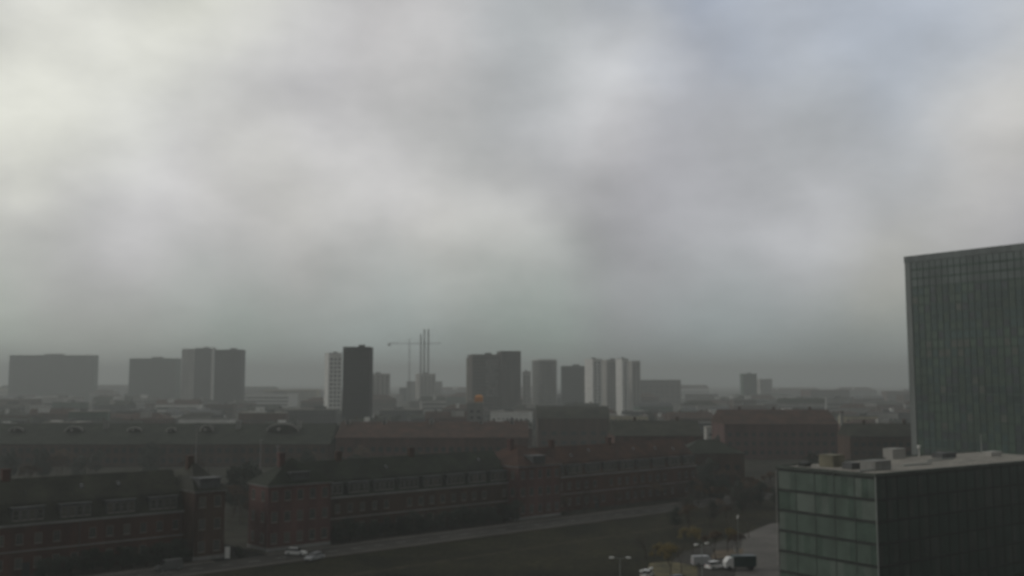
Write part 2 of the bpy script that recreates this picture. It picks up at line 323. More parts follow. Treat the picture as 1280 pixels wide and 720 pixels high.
# ------------------------------------------------------------------ brick barracks along the street
def hip(mb, x0, x1, y0, y1, z0, z1, ov=.5, inset=None, mi=0):
    yc = (y0 + y1) / 2; ins = inset if inset is not None else (y1 - y0) / 2
    vs = [(x0-ov,y0-ov,z0),(x1+ov,y0-ov,z0),(x1+ov,y1+ov,z0),(x0-ov,y1+ov,z0),(x0+ins,yc,z1),(x1-ins,yc,z1)]
    mb.add(vs, [(0,1,5,4),(1,2,5),(2,3,4,5),(3,0,4),(3,2,1,0)], mi)
def barracks(name, label, u0, ulen, vf, pav, pav_brick, setback=5.5, wd=13, pd=18.5, flip=False, wing_brick=BRICK, roofm=SLATE, ground_windows=True):
    """pav = (start, length) of the taller pavilion inside 0..ulen; the wing fills the rest, set back from it"""
    r = empty(name, st(u0, vf), ROT); tag(r, label, 'brick building', 'brick barracks along the street')
    p0, p1 = pav[0], pav[0] + pav[1]
    w0, w1 = (p1, ulen) if p0 == 0 else (0, p0)
    # pavilion
    wall = MB(); wall.box(p0, p1, 0, pd, 0, 13.6); wall.build('pavilion', pav_brick, r)
    c = MB(); c.box(p0-.25, p1+.25, -.25, pd+.25, 13.6, 14.0); c.build('cornice', CONC, r); MB().box(p0-.08, p1+.08, -.08, pd+.08, .0, .8).build('plinth', CONC, r)
    rf = MB(); hip(rf, p0, p1, 0, pd, 14.0, 19.3, .45, inset=pav[1]/2-.1); ro = rf.build('roof', roofm, r)
    ch = MB(); ch.box(p0+pav[1]*.3, p0+pav[1]*.3+1.3, pd*.5-.6, pd*.5+.6, 14.6, 20.2); ch.box(p0+pav[1]*.3-.12, p0+pav[1]*.3+1.42, pd*.5-.72, pd*.5+.72, 20.203, 20.5); ch.build('chimney', pav_brick, ro)
    dm = MB(); dm.box(p0+pav[1]/2-2.2, p0+pav[1]/2+2.2, .2, 4, 14.2, 16.2); dm.box(p0+pav[1]/2-2.5, p0+pav[1]/2+2.5, -.1, 4.6, 16.203, 16.45); dm.build('dormer', ZINC, ro)
    n = max(2, int(pav[1] // 3.0)); gap = pav[1] / n
    for f in range(3):
        for i in range(n):
            window(r, p0 + gap*(i+.5), -.02, 1.7 + f*4.45, 1.35, 2.1)
        side = p0 if p0 == 0 else p1
        for j in range(int(pd//4.5)):
            window(r, side + (-.02 if p0 == 0 else .02), 2.3 + j*4.4, 1.7 + f*4.45, 1.35, 2.1, R(-90) if p0 == 0 else R(90))
    # wing
    wl = MB(); wl.box(w0, w1, setback, setback+wd, 0, 9.6); wl.build('wall', wing_brick, r)
    g = MB(); g.box(w0, w1, setback-.35, setback-.003, 9.3, 9.75); g.build('gutter', CONC, r); MB().box(w0, w1, setback-.1, setback-.003, 4.6, 4.85).build('string_course', CONC, r)
    rf = MB(); y0, y1 = setback, setback+wd
    prof = [(y0-.3, 9.755), (y0+1.6, 13.4), ((y0+y1)/2, 17.6), (y1-1.6, 13.4), (y1+.3, 9.755)]
    rf.extr(prof, 'x', w0, w1); rw = rf.build('roof', roofm, r)
    L = w1 - w0; n = int(L / 3.3); gap = L / n
    for f in range(2):
        if f == 0 and not ground_windows: continue
        for i in range(n):
            if (i + f) % 9 == 7: continue
            window(r, w0 + gap*(i+.5), setback-.02, 1.6 + f*4.4, 1.25, 1.9)
    nd_ = max(1, int(L / 7.2)); gp = L / nd_
    for i in range(nd_):
        xc = w0 + gp*(i+.5)
        d = MB(); d.box(xc-2.9, xc+2.9, setback-.1, setback+2.4, 10.1, 12.6); d.box(xc-3.1, xc+3.1, setback-.4, setback+2.9, 12.603, 12.8)
        do = d.build('dormer', ZINC, r)
        for k in range(4):
            window(do, xc-2.1+1.4*k, setback-.13, 10.4, 1.05, 1.9, nx=2, ny=2)
    for k in range(max(1, int(L // 22))):
        x = w0 + 9 + k*22 + random.uniform(-2, 2); y = (y0+y1)/2
        c = MB(); c.box(x, x+1.5, y-.5, y+.5, 16.6, 19.2); c.box(x-.12, x+1.62, y-.62, y+.62, 19.203, 19.5); c.build('chimney', wing_brick, rw)
    q_ = random.Random(int(abs(u0)*3))
    for k in range(int(L/9)):
        x = w0 + 4 + k*9 + q_.uniform(-1.5, 1.5); yy = setback + q_.uniform(2.6, 4.6); zz = 13.4 + (yy-setback-1.6)*4.2/4.9
        if q_.random() < .35: MB().extr([(yy, zz+.02), (yy, zz+.14), (yy+.9, zz+.14+.77), (yy+.9, zz+.79)], 'x', x, x+.75).build('skylight', CARG, rw)
        else: MB().tube((x, yy, zz-.1), (x, yy, zz+.9), .12, .12, 6).build('vent_pipe', ZINC, rw)
    for x in (w0+.4, (w0+w1)/2+.8, w1-.5):
        MB().tube((x, setback-.14, 0), (x, setback-.14, 9.3), .07, .07, 6).build('downpipe', ZINC, r)
    if p0 == 0: d0 = p0 + pav[1]*.5
    else: d0 = p0 + pav[1]*.5
    d = MB(); d.box(w0+L*.3-.7, w0+L*.3+.7, setback-.08, setback-.004, 0, 2.6).build('door', DCONC, r)
    return r
# pavilion corner seen at x=345; the wing reaches x=640
a0 = sloc(G(341, 691)); a1 = sloc(G(418, 683)); 
print('B2', a0, a1, sloc(G(640, 650)))
VF = 3.6
def u_at(px, v):                # street coordinate u where the line v crosses the view direction of px
    k = (px - 640) / FPX; o = O + V * v     # (o.x+U.x u) = k (o.y+U.y u)
    return (k * o.y - o.x) / (U.x - k * U.y)
uA = u_at(340, VF); uB = u_at(417, VF); uC = u_at(636, VF+5.5)
barracks('brick_barracks', 'long brick barracks whose tall red end pavilion stands behind the white parked car', uA, uC-uA, VF, (0, uB-uA), BRICKR, wing_brick=BRICKD, pd=9)
uD = u_at(287, VF); uE = u_at(250, VF); uF = u_at(-40, VF)
barracks('brick_barracks', 'brick barracks left of the dark side street, dim windows above a dark hedge', uF, uD-uF, VF, (uE-uF, uD-uE), BRICKD, wing_brick=BRICK, roofm=SLATEB)
uG = u_at(648, VF+1); uH = u_at(700, VF+1); uI = u_at(866, VF+7)
barracks('brick_barracks', 'brick barracks with the brightest red pavilion, beyond the white street cabinet', uG, uI-uG, VF+1, (0, uH-uG), BRICKR, wing_brick=BRICK, roofm=TILE)

# ------------------------------------------------------------------ glass office in the lower right
AO = R(-35.2)
D1 = 166.0; cpt = AT(1094, 592, D1)
OZ = cpt.z; OC = Vector((cpt.x, cpt.y, 0)); OR_ = R(35.2)   # local x along the dim face (to the right, away), local y along the pale face (to the left, away)
MULL = mat('green frame metal', (.1, .12, .105), rough=.5)
def glass_strip(parent, ax, a, b, n, off, z0, z1, mats, wts, rnd):
    m = MB(); vs = []
    for i in range(n+1):
        t = a + (b-a)*i/n
        for z in (z0, z1): vs.append((t, off, z) if ax == 'x' else (off, t, z))
    m.v = vs
    for i in range(n):
        f = (2*i, 2*i+2, 2*i+3, 2*i+1)
        m.f.append(f if ax == 'x' else f[::-1]); m.m.append(rnd.choices(range(len(mats)), wts)[0])
    return m.build('window_strip', mats, parent)
def office():
    r = empty('glass_office', OC, OR_)
    tag(r, 'green glass office block with a pale flat roof carrying plant boxes', 'office building')
    LX, LY = 66.0, D1 * .1208 + .4
    fh = 3.62; nf = 6; base = OZ - .55 - nf*fh
    MB().box(.25, LX, .25, LY, 0, OZ-.3).build('core', DALU, r)
    for f in range(nf + 1):
        z = base + f*fh
        # slab ledge between storeys
    for f in range(-1, nf):
        z = base + f*fh
        if z < 0.2: z0 = .2
        b = MB(); b.box(-.02, LX+.1, -.02, .245, z-.42, z-.1); b.box(-.02, .245, .248, LY+.1, z-.42, z-.1); b.build('slab_edge', DALU, r)
        rnd = random.Random(f+20)
        glass_strip(r, 'y', .12, LY-.05, 15, .1, z+.02, z+fh-.45, [GLASSG, GLASSL, GLASSD], [7, 2, 1.4], rnd)
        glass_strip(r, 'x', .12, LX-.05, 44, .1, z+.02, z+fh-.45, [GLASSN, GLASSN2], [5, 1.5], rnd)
    zb, zt = .2, OZ-.6
    for i in range(0, 16, 3): MB().box(.0, .09, .1+LY/15*i-.035, .1+LY/15*i+.035, zb, zt).build('mullion', MULL, r)
    for i in range(2, 45, 2): MB().box(.1+LX/44*i-.04, .1+LX/44*i+.04, .0, .09, zb, zt).build('mullion', DALU, r)
    MB().box(-.05, .095, -.05, .095, zb, zt).build('corner_post', ALU, r)
    p = MB(); p.box(-.12, LX+.1, -.12, .3, OZ-.55, OZ); p.box(-.12, .3, .303, LY-.1, OZ-.55, OZ); p.box(-.12, LX+.1, LY-.097, LY+.3, OZ-.55, OZ); p.build('parapet', mat('parapet cladding', (.085,.1,.085), streak=True), r)
    rf = MB(); rf.box(.303, LX-.1, .303, LY-.1, OZ-.38, OZ-.25); ro = rf.build('roof', GRAVEL, r)
    iv = Matrix.Rotation(-OR_, 3, 'Z')
    def rb(px, py, wx, wy, h, m, name='plant_room', lab=None):
        q = iv @ (G(px, py, OZ-.25) - OC); x, y = q.x, q.y
        b = MB(); b.box(x-wx/2, x+wx/2, y-wy/2, y+wy/2, OZ-.249, OZ-.25+h); b.box(x-wx/2-.08, x+wx/2+.08, y-wy/2-.08, y+wy/2+.08, OZ-.247+h, OZ-.13+h)
        for k in range(int(wx/.7)): b.box(x-wx/2+.3+k*.7, x-wx/2+.36+k*.7, y-wy/2-.03, y-wy/2-.003, OZ, OZ-.4+h)
        return tag(b.build(name, m, ro), lab)
    rb(1040, 583, 3.4, 3, 2.0, mat('ochre render', (.24,.225,.16)), lab='yellowish plant box')
    rb(1095, 587, 4.6, 3, 1.5, CONC, lab='wide beige plant box')
    rb(1118, 573, 4.4, 2.2, 1.9, PALE); rb(1064, 586, 2.4, 2, 1.0, ZINC, 'vent_box'); rb(1180, 572, 5, 2.4, .9, ZINC, 'vent_box'); rb(1006, 583, 1.6, 1.6, .6, DALU, 'vent_box'); rb(1240, 570, 4, 2, .8, PALE, 'vent_box')
    q = iv @ (G(1149, 571, OZ-.25) - OC); MB().tube((q.x, q.y, OZ-.25), (q.x, q.y, OZ+1.6), .12, .12, 8).tube((q.x, q.y, OZ+1.6), (q.x, q.y, OZ+2.1), .35, .35, 8).build('vent_pipe', WHITE, ro)
    q = iv @ (G(1227, 567, OZ-.25) - OC); MB().tube((q.x, q.y, OZ-.25), (q.x, q.y, OZ+3.9), .13, .09, 8).build('mast', ALU, ro)
    for (px, py, L) in ((1075, 590, 7), (1130, 583, 9), (1160, 577, 9)):
        q = iv @ (G(px, py, OZ-.25) - OC); MB().box(q.x, q.x+L, q.y, q.y+.3, OZ-.2, OZ+.05).build('duct', ALU, ro)
    rl = MB(); 
    for k in range(0, 60, 2): rl.tube((1+k, .9, OZ-.25), (1+k, .9, OZ+.75), .025, .025, 5)
    rl.tube((1, .9, OZ+.75), (59, .9, OZ+.75), .03, .03, 5); rl.build('railing', ALU, ro)
    MB().tube((-.18, LY+.2, 3), (-.18, LY+.2, OZ-1.0), .08, .08, 6).build('downpipe', PALE, r)
office()

# ------------------------------------------------------------------ dark high-rise on the right edge
def tower():
    e = AT(1131, 321, 390); tz = e.z
    dirv = Vector((.576, -.817, 0)); L = 80; W = 30
    rz = math.atan2(dirv.y, dirv.x)
    # local x runs along the face towards us, face normal is local -y
    r = empty('dark_tower', Vector((e.x, e.y, 0)), rz)
    tag(r, 'dark high-rise cut by the right edge, rising behind the glass office', 'tower block')
    MB().box(0, L, 0, W, 0, tz-.8).build('core', BLACKC, r)
    nf = 24; fh = (tz-2.6)/nf
    rnd = random.Random(5)
    cols = [mat('tower glass blue', (.05,.088,.08), rough=.25, spec=.4, var=.55, scale=.05), mat('tower glass green', (.055,.095,.066), rough=.3, spec=.4, var=.55, scale=.05), mat('tower glass with blinds', (.095,.11,.09), rough=.5, var=.3), mat('tower glass dark', (.06,.075,.08), rough=.15, spec=.5)]
    n = 30; gw = (L-3)/n
    for f in range(nf):
        z = f*fh
        glass_strip(r, 'x', 2.6, L, n, -.15, z+.87, z+fh-.02, cols if f < nf-3 else [mat('haze-paled tower glass', (.15,.18,.17), var=.4, scale=.06)]*4, [4,5,(3.5 if f in (13,14) else .4),2.5], rnd)  # top floors paler: veil of haze put into the glass colour
        b = MB(); b.box(2.45, L, -.22, -.003, z+.0, z+.86); b.build('spandrel', mat('tower spandrel', (.055,.09,.07), streak=True), r)
    for i in range(0, n+1): MB().box(2.6+gw*i-.07, 2.6+gw*i+.07, -.4, -.225, 0, tz-2.7).build('fin', mat('tower fin', (.06,.09,.078)), r)
    MB().box(0, 2.4, -.4, -.003, 0, tz-2.6).build('corner_pier', mat('tower corner', (.2,.22,.21), streak=True), r)
    MB().box(-.2, L, -.45, W+.2, tz-2.55, tz).build('parapet', mat('tower parapet', (.14,.16,.155), streak=True), r)
tower()

# ------------------------------------------------------------------ generic buildings
BW = {}
def bands(parent, x0, x1, y, z0, z1, fh, m=GLASS, fr=.55, step=None, name='window_band'):
    z = z0
    if step:
        while int((x1-x0)/step)*int((z1-z0)/fh) > 100: step *= 1.15
        ww, hh = step*.55, fh*fr; key = (round(ww, 2), round(hh, 2), m.name)
        if key not in BW: BW[key] = MB().box(-ww/2, ww/2, -.1, -.003, -hh/2, hh/2).mesh('window', m)
    while z + fh <= z1 + .01:
        if step:
            n = int((x1-x0)/step); st_ = (x1-x0)/max(1, n)
            for k in range(n):
                o = bpy.data.objects.new('window', BW[key]); C.objects.link(o); o.parent = parent; o.location = (x0+st_*(k+.5), y, z+fh/2)
        else: MB().box(x0, x1, y-.1, y-.003, z + fh*(1-fr)/2, z + fh*(1+fr)/2).build(name, m, parent)
        z += fh
def block(name, label, cat, px0, px1, ytop, D, wallm, roofm=FELT, depth=18, fh=3.3, fr=.5, step=None, glass=GLASS, roof='flat', turn=0, group=None, side_lit=None, plant=True, ztop=None, mixed=None):
    a = AT(px0, ytop, D); b = AT(px1, ytop, D); h = ztop or a.z; w_ = b.x - a.x
    r = empty(name, Vector(((a.x+b.x)/2, D, 0)), R(turn)); tag(r, label, cat, group)
    ht = h if roof == 'flat' else h*.72
    MB().box(-w_/2, w_/2, 0, depth, 0, ht-(.5 if roof == 'flat' else 0)).build('wall', wallm, r)
    n0 = max(0, 1)
    vis0 = max(1.0, 0)
    bands(r, -w_/2+.8, w_/2-.8, 0, 1, ht-1.2, fh, glass, fr, step)
    if roof == 'flat':
        ro = MB().box(-w_/2-.15, w_/2+.15, -.15, depth+.15, ht-.49, ht).build('roof', roofm, r)
        if plant:
            q = random.Random(int(px0*7+D)); x = q.uniform(-w_*.25, w_*.15)
            MB().box(x, x+w_*.22, depth*.3, depth*.6, ht+.003, ht+min(2.6, 1+w_*.03)).build('plant_room', ZINC, ro)
    elif roof == 'gable':
        m = MB(); m.extr([(-.4, ht), (depth/2, h), (depth+.4, ht)], 'x', -w_/2-.3, w_/2+.3); ro = m.build('roof', roofm, r)
        q = random.Random(int(px0*3+D))
        for k in range(1+int(w_//18)):
            x = -w_/2 + w_*(k+.5)/(1+int(w_//18)) + q.uniform(-2, 2)
            MB().box(x, x+1.2, depth/2-.5, depth/2+.5, h-1, h+1.4).build('chimney', BRICKD, ro)
    elif roof == 'hip':
        m = MB(); hip(m, -w_/2, w_/2, 0, depth, ht, h, .4, inset=min(depth/2, w_*.4)); m.build('roof', roofm, r)
    elif roof == 'vault':
        pr = [(depth*i/10, ht + (h-ht)*math.sin(math.pi*i/10)) for i in range(11)]
        m = MB(); m.extr(pr[::-1], 'x', -w_/2-.2, w_/2+.2); m.build('roof', roofm, r)
    return r
# two long dark halls behind the barracks, their ridge drawn straight across the left half
def hall(label, px0, px1, D, ze, zr, wallm, roofm, depth=34):
    a = AT(px0, 528, D); b = AT(px1, 528, D); w_ = b.x-a.x
    r = empty('long_hall', Vector(((a.x+b.x)/2, D, 0))); tag(r, label, 'hall', 'halls behind the barracks')
    MB().box(-w_/2, w_/2, 0, depth, 0, ze).build('wall', wallm, r)
    bands(r, -w_/2+1, w_/2-1, 0, .5, ze, 4.2, GLASS, .5, 3.4)
    ro = MB().extr([(-.5, ze+.003), (depth/2, zr), (depth+.5, ze+.003)], 'x', -w_/2-.4, w_/2+.4).build('roof', roofm, r)
    return r, ro, w_, depth
Dh = 430
zr = AT(300, 529, Dh+17).z
r, ro, w_, dp = hall('long hall with dark slate roof and pale arched roof lights', -60, 412, Dh, 9.5, zr, BRICKD, SLATE)
def arch(parent, wx, D, width, h, z, body=SLATEB, trim=PALE):
    lx = wx - r.location.x; n = 12; t = .45
    pts = [(-width/2*math.cos(math.pi*i/n), h*math.sin(math.pi*i/n)) for i in range(n+1)]
    m = MB(); m.extr([(lx+p[0], z+p[1]) for p in pts], 'y', D-.2, D+9); o = m.build('arched_dormer', body, parent)
    m = MB()
    for i in range(n):
        a, b = pts[i], pts[i+1]
        m.tube((lx+a[0], D-.35, z+a[1]), (lx+b[0], D-.35, z+b[1]), t*.6, t*.6, 5)
    m.build('trim', trim, o)
    MB().tube((lx-width*.12, D-.3, z+h*.3), (lx-width*.12, D-.9, z+h*.3), h*.22, h*.22, 10).build('round_window', trim, o)
for px, wpx, h in ((353, 40, 3.3), (258, 16, 2.6), (168, 18, 1.6), (214, 12, 1.4), (20, 18, 1.6), (92, 22, 2.0)):
    p = AT(px, 527, Dh+8); arch(ro, p.x, 9, wpx/FPX*Dh, h, zr-3.2)
for px in (372, 296, 130):
    p = AT(px, 527, Dh+10); x = p.x - r.location.x
    m = MB(); m.box(x-1, x+1, 12, 14, zr-3, zr+.9); m.box(x-1.2, x+1.2, 11.8, 14.2, zr+.903, zr+1.2); m.build('roof_vent', CONC, ro)
r2 = r
r, ro, w_, dp = hall('long hall with reddish brown roof and small pale roof turrets', 420, 660, Dh+6, 12.0, AT(300, 527, Dh+23).z, BRICK, TILE)
for px in (430, 477, 537, 600, 640):
    p = AT(px, 525, Dh+10); x = p.x - r.location.x; z0 = ro.parent.location.z + AT(300, 527, Dh+23).z
    m = MB(); m.box(x-.9, x+.9, 14, 16, z0-2.4, z0+.8); mt = m.build('roof_turret', PALE, ro)
    m = MB(); m.frust((x-1.15, x+1.15, 13.8, 16.2), (x-.1, x+.1, 14.9, 15.1), z0+.803, z0+2.2); m.build('cap', ZINC, mt)
    MB().box(x-.45, x+.45, 13.9, 13.997, z0-.9, z0+.5).build('louvre', DCONC, mt)
# blocks of the middle distance on the right
block('brick_warehouse', 'big red brick warehouse left of the slender pale chimney', 'warehouse', 905, 1047, 513, 470, BRICKR, TILE, depth=30, fh=4.2, fr=.45, step=3.6, roof='gable')
block('brick_warehouse', 'dull brown brick warehouse right of the bright red pavilion roof', 'warehouse', 768, 878, 527, 400, BRICK, SLATEB, depth=26, fh=4.2, fr=.45, step=3.6, roof='gable')
block('barrel_roofed_hall', 'dim barrel roofed hall beyond the brightest red pavilion', 'hall', 672, 762, 508, 540, BRICKD, SLATEB, depth=30, fh=5, fr=.4, step=5, roof='vault')
block('brick_house', 'low brown house between the two brick warehouses', 'house', 850, 930, 551, 350, BRICKD, SLATE, depth=16, fh=3.6, fr=.5, step=3, roof='hip')
block('brick_row', 'brown brick row right of the slender pale chimney', 'building', 1062, 1160, 530, 420, BRICKD, SLATEB, depth=16, fh=3.6, fr=.45, step=3, roof='gable')
e = AT(1052, 514, 455); m = empty('brick_chimney', Vector((e.x, 455, 0))); tag(m, 'slender pale free-standing chimney left of the dark high-rise', 'chimney')
MB().tube((0,0,0), (0,0,e.z), 1.1, .8, 12).build('shaft', CONC, m); MB().tube((0,0,e.z-.6), (0,0,e.z+.003), .95, .95, 12).build('rim', BRICKD, m)

# ------------------------------------------------------------------ skyline towers
TW = 'towers of the skyline'
def strips(r, w_, y, z0, z1, fh, m, fr=.3):   # pale balcony bands
    z = z0; 
    while z < z1: MB().box(-w_/2-.4, w_/2+.4, y-1.1, y-.003, z, z+fh*fr).build('balcony', m, r); z += fh
block('tower_block', 'widest dim green slab tower at the far left of the skyline', 'tower block', 12, 117, 444, 1900, GREENC, DCONC, depth=24, fh=3.6, fr=.45, group=TW, glass=GLASS)
block('tower_block', 'dim green tower with a faceted roof, second from the left', 'tower block', 162, 221, 448, 1700, GREENC, DCONC, depth=24, fh=3.6, fr=.45, group=TW)
t3 = block('tower_block', 'hazy grey tower with a paler left half and white roof edge', 'tower block', 244, 265, 435, 1450, mat('grey cladding', (.13,.14,.135), streak=True), DCONC, depth=22, fh=3.6, fr=.45, group=TW)
a = AT(228, 436, 1450); b = AT(244, 436, 1450); lx = a.x - t3.location.x; lx2 = b.x - t3.location.x - .1
MB().box(lx, lx2, -1.5, 20, 0, a.z-1).build('side_wing', PALE, t3); MB().box(lx-.2, lx2, -1.8, 20.2, a.z-.997, a.z).build('roof_edge', WHITE, t3)
block('tower_block', 'hazy dark grey tower right of the thin white slit in the skyline', 'tower block', 269, 302, 437, 1300, mat('slate cladding', (.075,.085,.085), streak=True), DCONC, depth=20, fh=3.6, fr=.45, group=TW)
block('tower_block', 'thin white stair tower between the two hazy grey towers', 'tower block', 265, 267.6, 434, 1400, WHITE, WHITE, depth=3, fh=90, plant=False, group=TW)
block('tower_block', 'white tower with a dotted window grid, left behind the black tower', 'tower block', 411, 428, 441, 1050, WHITE, WHITE, depth=18, fh=4.4, fr=.5, step=4.2, group=TW, turn=24)
block('tower_block', 'black square tower, the darkest on the skyline', 'tower block', 429, 462, 433.5, 690, BLACKC, DCONC, depth=18, fh=3.6, fr=.5, group=TW, glass=GLASS)
t7 = block('tower_block', 'brown grey tower pair with rows of white bay windows, mid skyline', 'tower block', 590, 624, 443, 1000, mat('brown cladding', (.1,.085,.075), streak=True), DCONC, depth=22, fh=3.6, fr=.5, group=TW, turn=14)
a = AT(625, 438.5, 992); b = AT(650, 439.5, 992)
MB().box(a.x-t7.location.x+.1, b.x-t7.location.x, -8, 14, 0, a.z).build('east_wing', mat('dark brown cladding', (.085,.078,.07), streak=True), t7)
rn = random.Random(3)
for k in range(4):
    for f in range(11):
        if rn.random() < .2: continue
        a = AT(609 + k*4.2, 448, 1000); x = a.x - t7.location.x
        window(t7, x + rn.uniform(-.3, .3), -.2, AT(600, 449, 1000).z - 2.2 - f*3.5, 2.0, 2.4, nx=1, ny=1, fr=WHITE)
block('tower_block', 'narrow cream tower at the left flank of the brown tower pair', 'tower block', 583, 589.3, 447, 1200, CREAM, PALE, depth=10, fh=3.3, fr=.4, step=2.2, group=TW, plant=False)
# round tower with balconies
a = AT(664, 449, 1200); b = AT(698, 449, 1200); rr = (b.x-a.x)/2
rt = empty('tower_block', Vector(((a.x+b.x)/2, 1200+rr, 0))); tag(rt, 'round tower ringed by white balconies with a bright rim', 'tower block', TW)
MB().tube((0,0,0), (0,0,a.z-1.5), rr*.9, rr*.9, 28).build('wall', mat('grey green cladding', (.12,.13,.12), streak=True), rt)
z = 6
while z < a.z-4:
    MB().tube((0,0,z), (0,0,z+1.1), rr, rr, 28).build('balcony', PALE, rt); z += 3.6
MB().tube((0,0,a.z-1.497), (0,0,a.z), rr*.95, rr*.95, 28).build('roof_rim', WHITE, rt)
block('tower_block', 'squat dark tower right of the round balcony tower', 'tower block', 702, 739, 457.5, 1300, mat('dark green cladding', (.06,.075,.068), streak=True), DCONC, depth=22, fh=3.6, fr=.5, group=TW)
block('tower_block', 'white gridded tower right of the squat dark tower', 'tower block', 740, 753, 448.5, 1050, WHITE, WHITE, depth=18, fh=3.6, fr=.5, step=3.6, group=TW, turn=24)
block('tower_block', 'pale tower with vertical ribs, tallest of the white cluster', 'tower block', 757, 775, 449.5, 1120, PALE, WHITE, depth=18, fh=3.6, fr=.55, step=3.2, group=TW, turn=24)
block('tower_block', 'slim white tower with a stepped top in the white cluster', 'tower block', 777, 786, 448, 1080, WHITE, ZINC, depth=14, fh=3.6, fr=.55, step=3.2, group=TW, turn=24)
block('tower_block', 'faint thin pale tower closing the white cluster on its right', 'tower block', 789, 801, 451, 1200, PALE, PALE, depth=14, fh=3.6, fr=.6, step=3.4, group=TW, plant=False, turn=24)
block('tower_block', 'low pale block left of the round balcony tower', 'building', 653, 663.5, 464, 1150, PALE, WHITE, depth=18, fh=3.6, fr=.4, step=4)
block('long_shed', 'very long low shed with a bright white roof edge', 'shed', 790, 851, 474.6, 1600, mat('brown shed wall', (.14,.125,.11)), WHITE, depth=40, fh=8, fr=.3, step=8, plant=False)
block('white_house_block', 'low pale block above the big red brick warehouse', 'building', 948, 967, 473.5, 1900, PALE, WHITE, depth=30, fh=4, fr=.35, plant=False, turn=24)
block('tower_block', 'faint flat topped block left of the low pale block', 'tower block', 929, 946, 467, 1700, GREENC, DCONC, depth=24, fh=3.6, fr=.5, step=4, group=TW)
block('white_house_block', 'pale low block touching the right foot of the black tower', 'building', 463, 488, 467, 1250, PALE, WHITE, depth=20, fh=4, fr=.4, step=5, turn=24)
block('white_house_block', 'pale low block at the foot of the three tall stacks', 'building', 524, 545, 467, 1500, PALE, WHITE, depth=20, fh=4, fr=.4, step=5, turn=24)
oh = block('orange_topped_house', 'brown house with a bright orange top storey below the brown tower pair', 'house', 584, 604, 502.5, 560, CONC, PALE, depth=14, fh=3.4, fr=.4, step=3, plant=False)
a = AT(584, 502.5, 560); b = AT(604, 502.5, 560); hw_ = (b.x-a.x)/2
MB().box(hw_-4.9, hw_-.3, 1, 8, a.z+.003, a.z+2.9).frust((hw_-4.9, hw_-.3, 1, 8), (hw_-4, hw_-1.2, 3, 6), a.z+2.903, a.z+3.9).build('top_storey', ORANGE, oh)
MB().box(-hw_+.4, hw_-5.0, 2, 7, a.z+.003, a.z+1.4).build('roof_deck', PALE, oh)
# power station: three tall stacks
a = AT(529, 411, 1850)
ps = empty('power_station', Vector((a.x, 1850, 0))); tag(ps, 'distant power station with three thin tall stacks', 'power station')
MB().box(-30, 34, 0, 40, 0, 38).build('boiler_house', CONC, ps); MB().box(-44, -30.1, 5, 35, 0, 26).build('turbine_hall', DCONC, ps)
for px, yt in ((525, 417), (529.5, 411), (534.5, 411)):
    p = AT(px, yt, 1850); MB().tube((p.x-a.x, 20, 0), (p.x-a.x, 20, p.z), 2.0, 1.5, 12).build('stack', mat('stack concrete', (.12,.125,.12)), ps)
# tower crane
a = AT(512, 430, 1500); dk = mat('crane steel', (.07,.072,.068))
cr = empty('tower_crane', Vector((a.x, 1500, 0))); tag(cr, 'tower crane with a long horizontal jib beside the three stacks', 'crane')
def lattice(mb, p, q, s, n):
    p = Vector(p); q = Vector(q); d = (q-p)/n; ax = (q-p).normalized()
    u = Vector((0,1,0)); v = ax.cross(u).normalized()
    cs = [u*s+v*s, u*s-v*s, -u*s-v*s, -u*s+v*s]
    for c in cs: mb.tube(p+c, q+c, .17, .17, 4)
    for i in range(n):
        for k in range(4): mb.tube(p+d*i+cs[k], p+d*(i+1)+cs[(k+1)%4], .1, .1, 3, cap=False)
z = a.z
m = MB(); lattice(m, (0,0,0), (0,0,z), .9, 24); m.build('mast', dk, cr)
x0 = AT(485, 430, 1500).x-a.x; x1 = AT(551, 430, 1500).x-a.x
m = MB(); lattice(m, (1,0,z+.8), (x1,0,z+.8), .7, 16); m.build('jib', dk, cr)
m = MB(); lattice(m, (-1,0,z+.8), (x0,0,z+.8), .7, 10); m.build('counter_jib', dk, cr)
MB().box(x0, x0+4, -1, 1, z-2.6, z-.1).build('counterweight', CONC, cr)
m = MB(); lattice(m, (0,0,z+1), (0,0,z+7.5), .5, 4); m.tube((0,0,z+7.5), (x1*.7,0,z+1.7), .1, .1, 4).tube((0,0,z+7.5), (x0*.9,0,z+1.7), .1, .1, 4); m.build('apex', dk, cr)
m = MB(); m.box(.9, 2.6, -1.9, -.95, z-2, z); m.build('cab', WHITE, cr)

# ------------------------------------------------------------------ the town in between
LAND = [(64, 'the wide green slab tower'), (190, 'the faceted green tower'), (246, 'the half pale tower'), (286, 'the hazy dark grey tower'),
        (350, 'the largest arched roof light'), (446, 'the black square tower'), (529, 'the three tall stacks'), (620, 'the brown tower pair'), (681, 'the round balcony tower'),
        (720, 'the squat dark tower'), (780, 'the white tower cluster'), (850, 'the very long white shed'), (938, 'the faint flat topped block'), (990, 'the red brick warehouse'), (1052, 'the slender pale chimney'), (1131, 'the dark high-rise')]
WALLC = [('red brick', BRICK), ('brown brick', BRICKD), ('pale grey', PALE), ('grey concrete', CONC), ('dark grey', DCONC), ('cream', CREAM), ('white', WHITE), ('green grey', GREENC)]
ROOFC = [('slate gable', 'gable', SLATE), ('tiled gable', 'gable', TILE), ('flat felt', 'flat', FELT), ('hipped slate', 'hip', SLATEB), ('flat pale', 'flat', GRAVEL), ('curved zinc', 'vault', ZINC), ('hipped tile', 'hip', TILE)]
used = set()
rc = random.Random(11)
taken = []
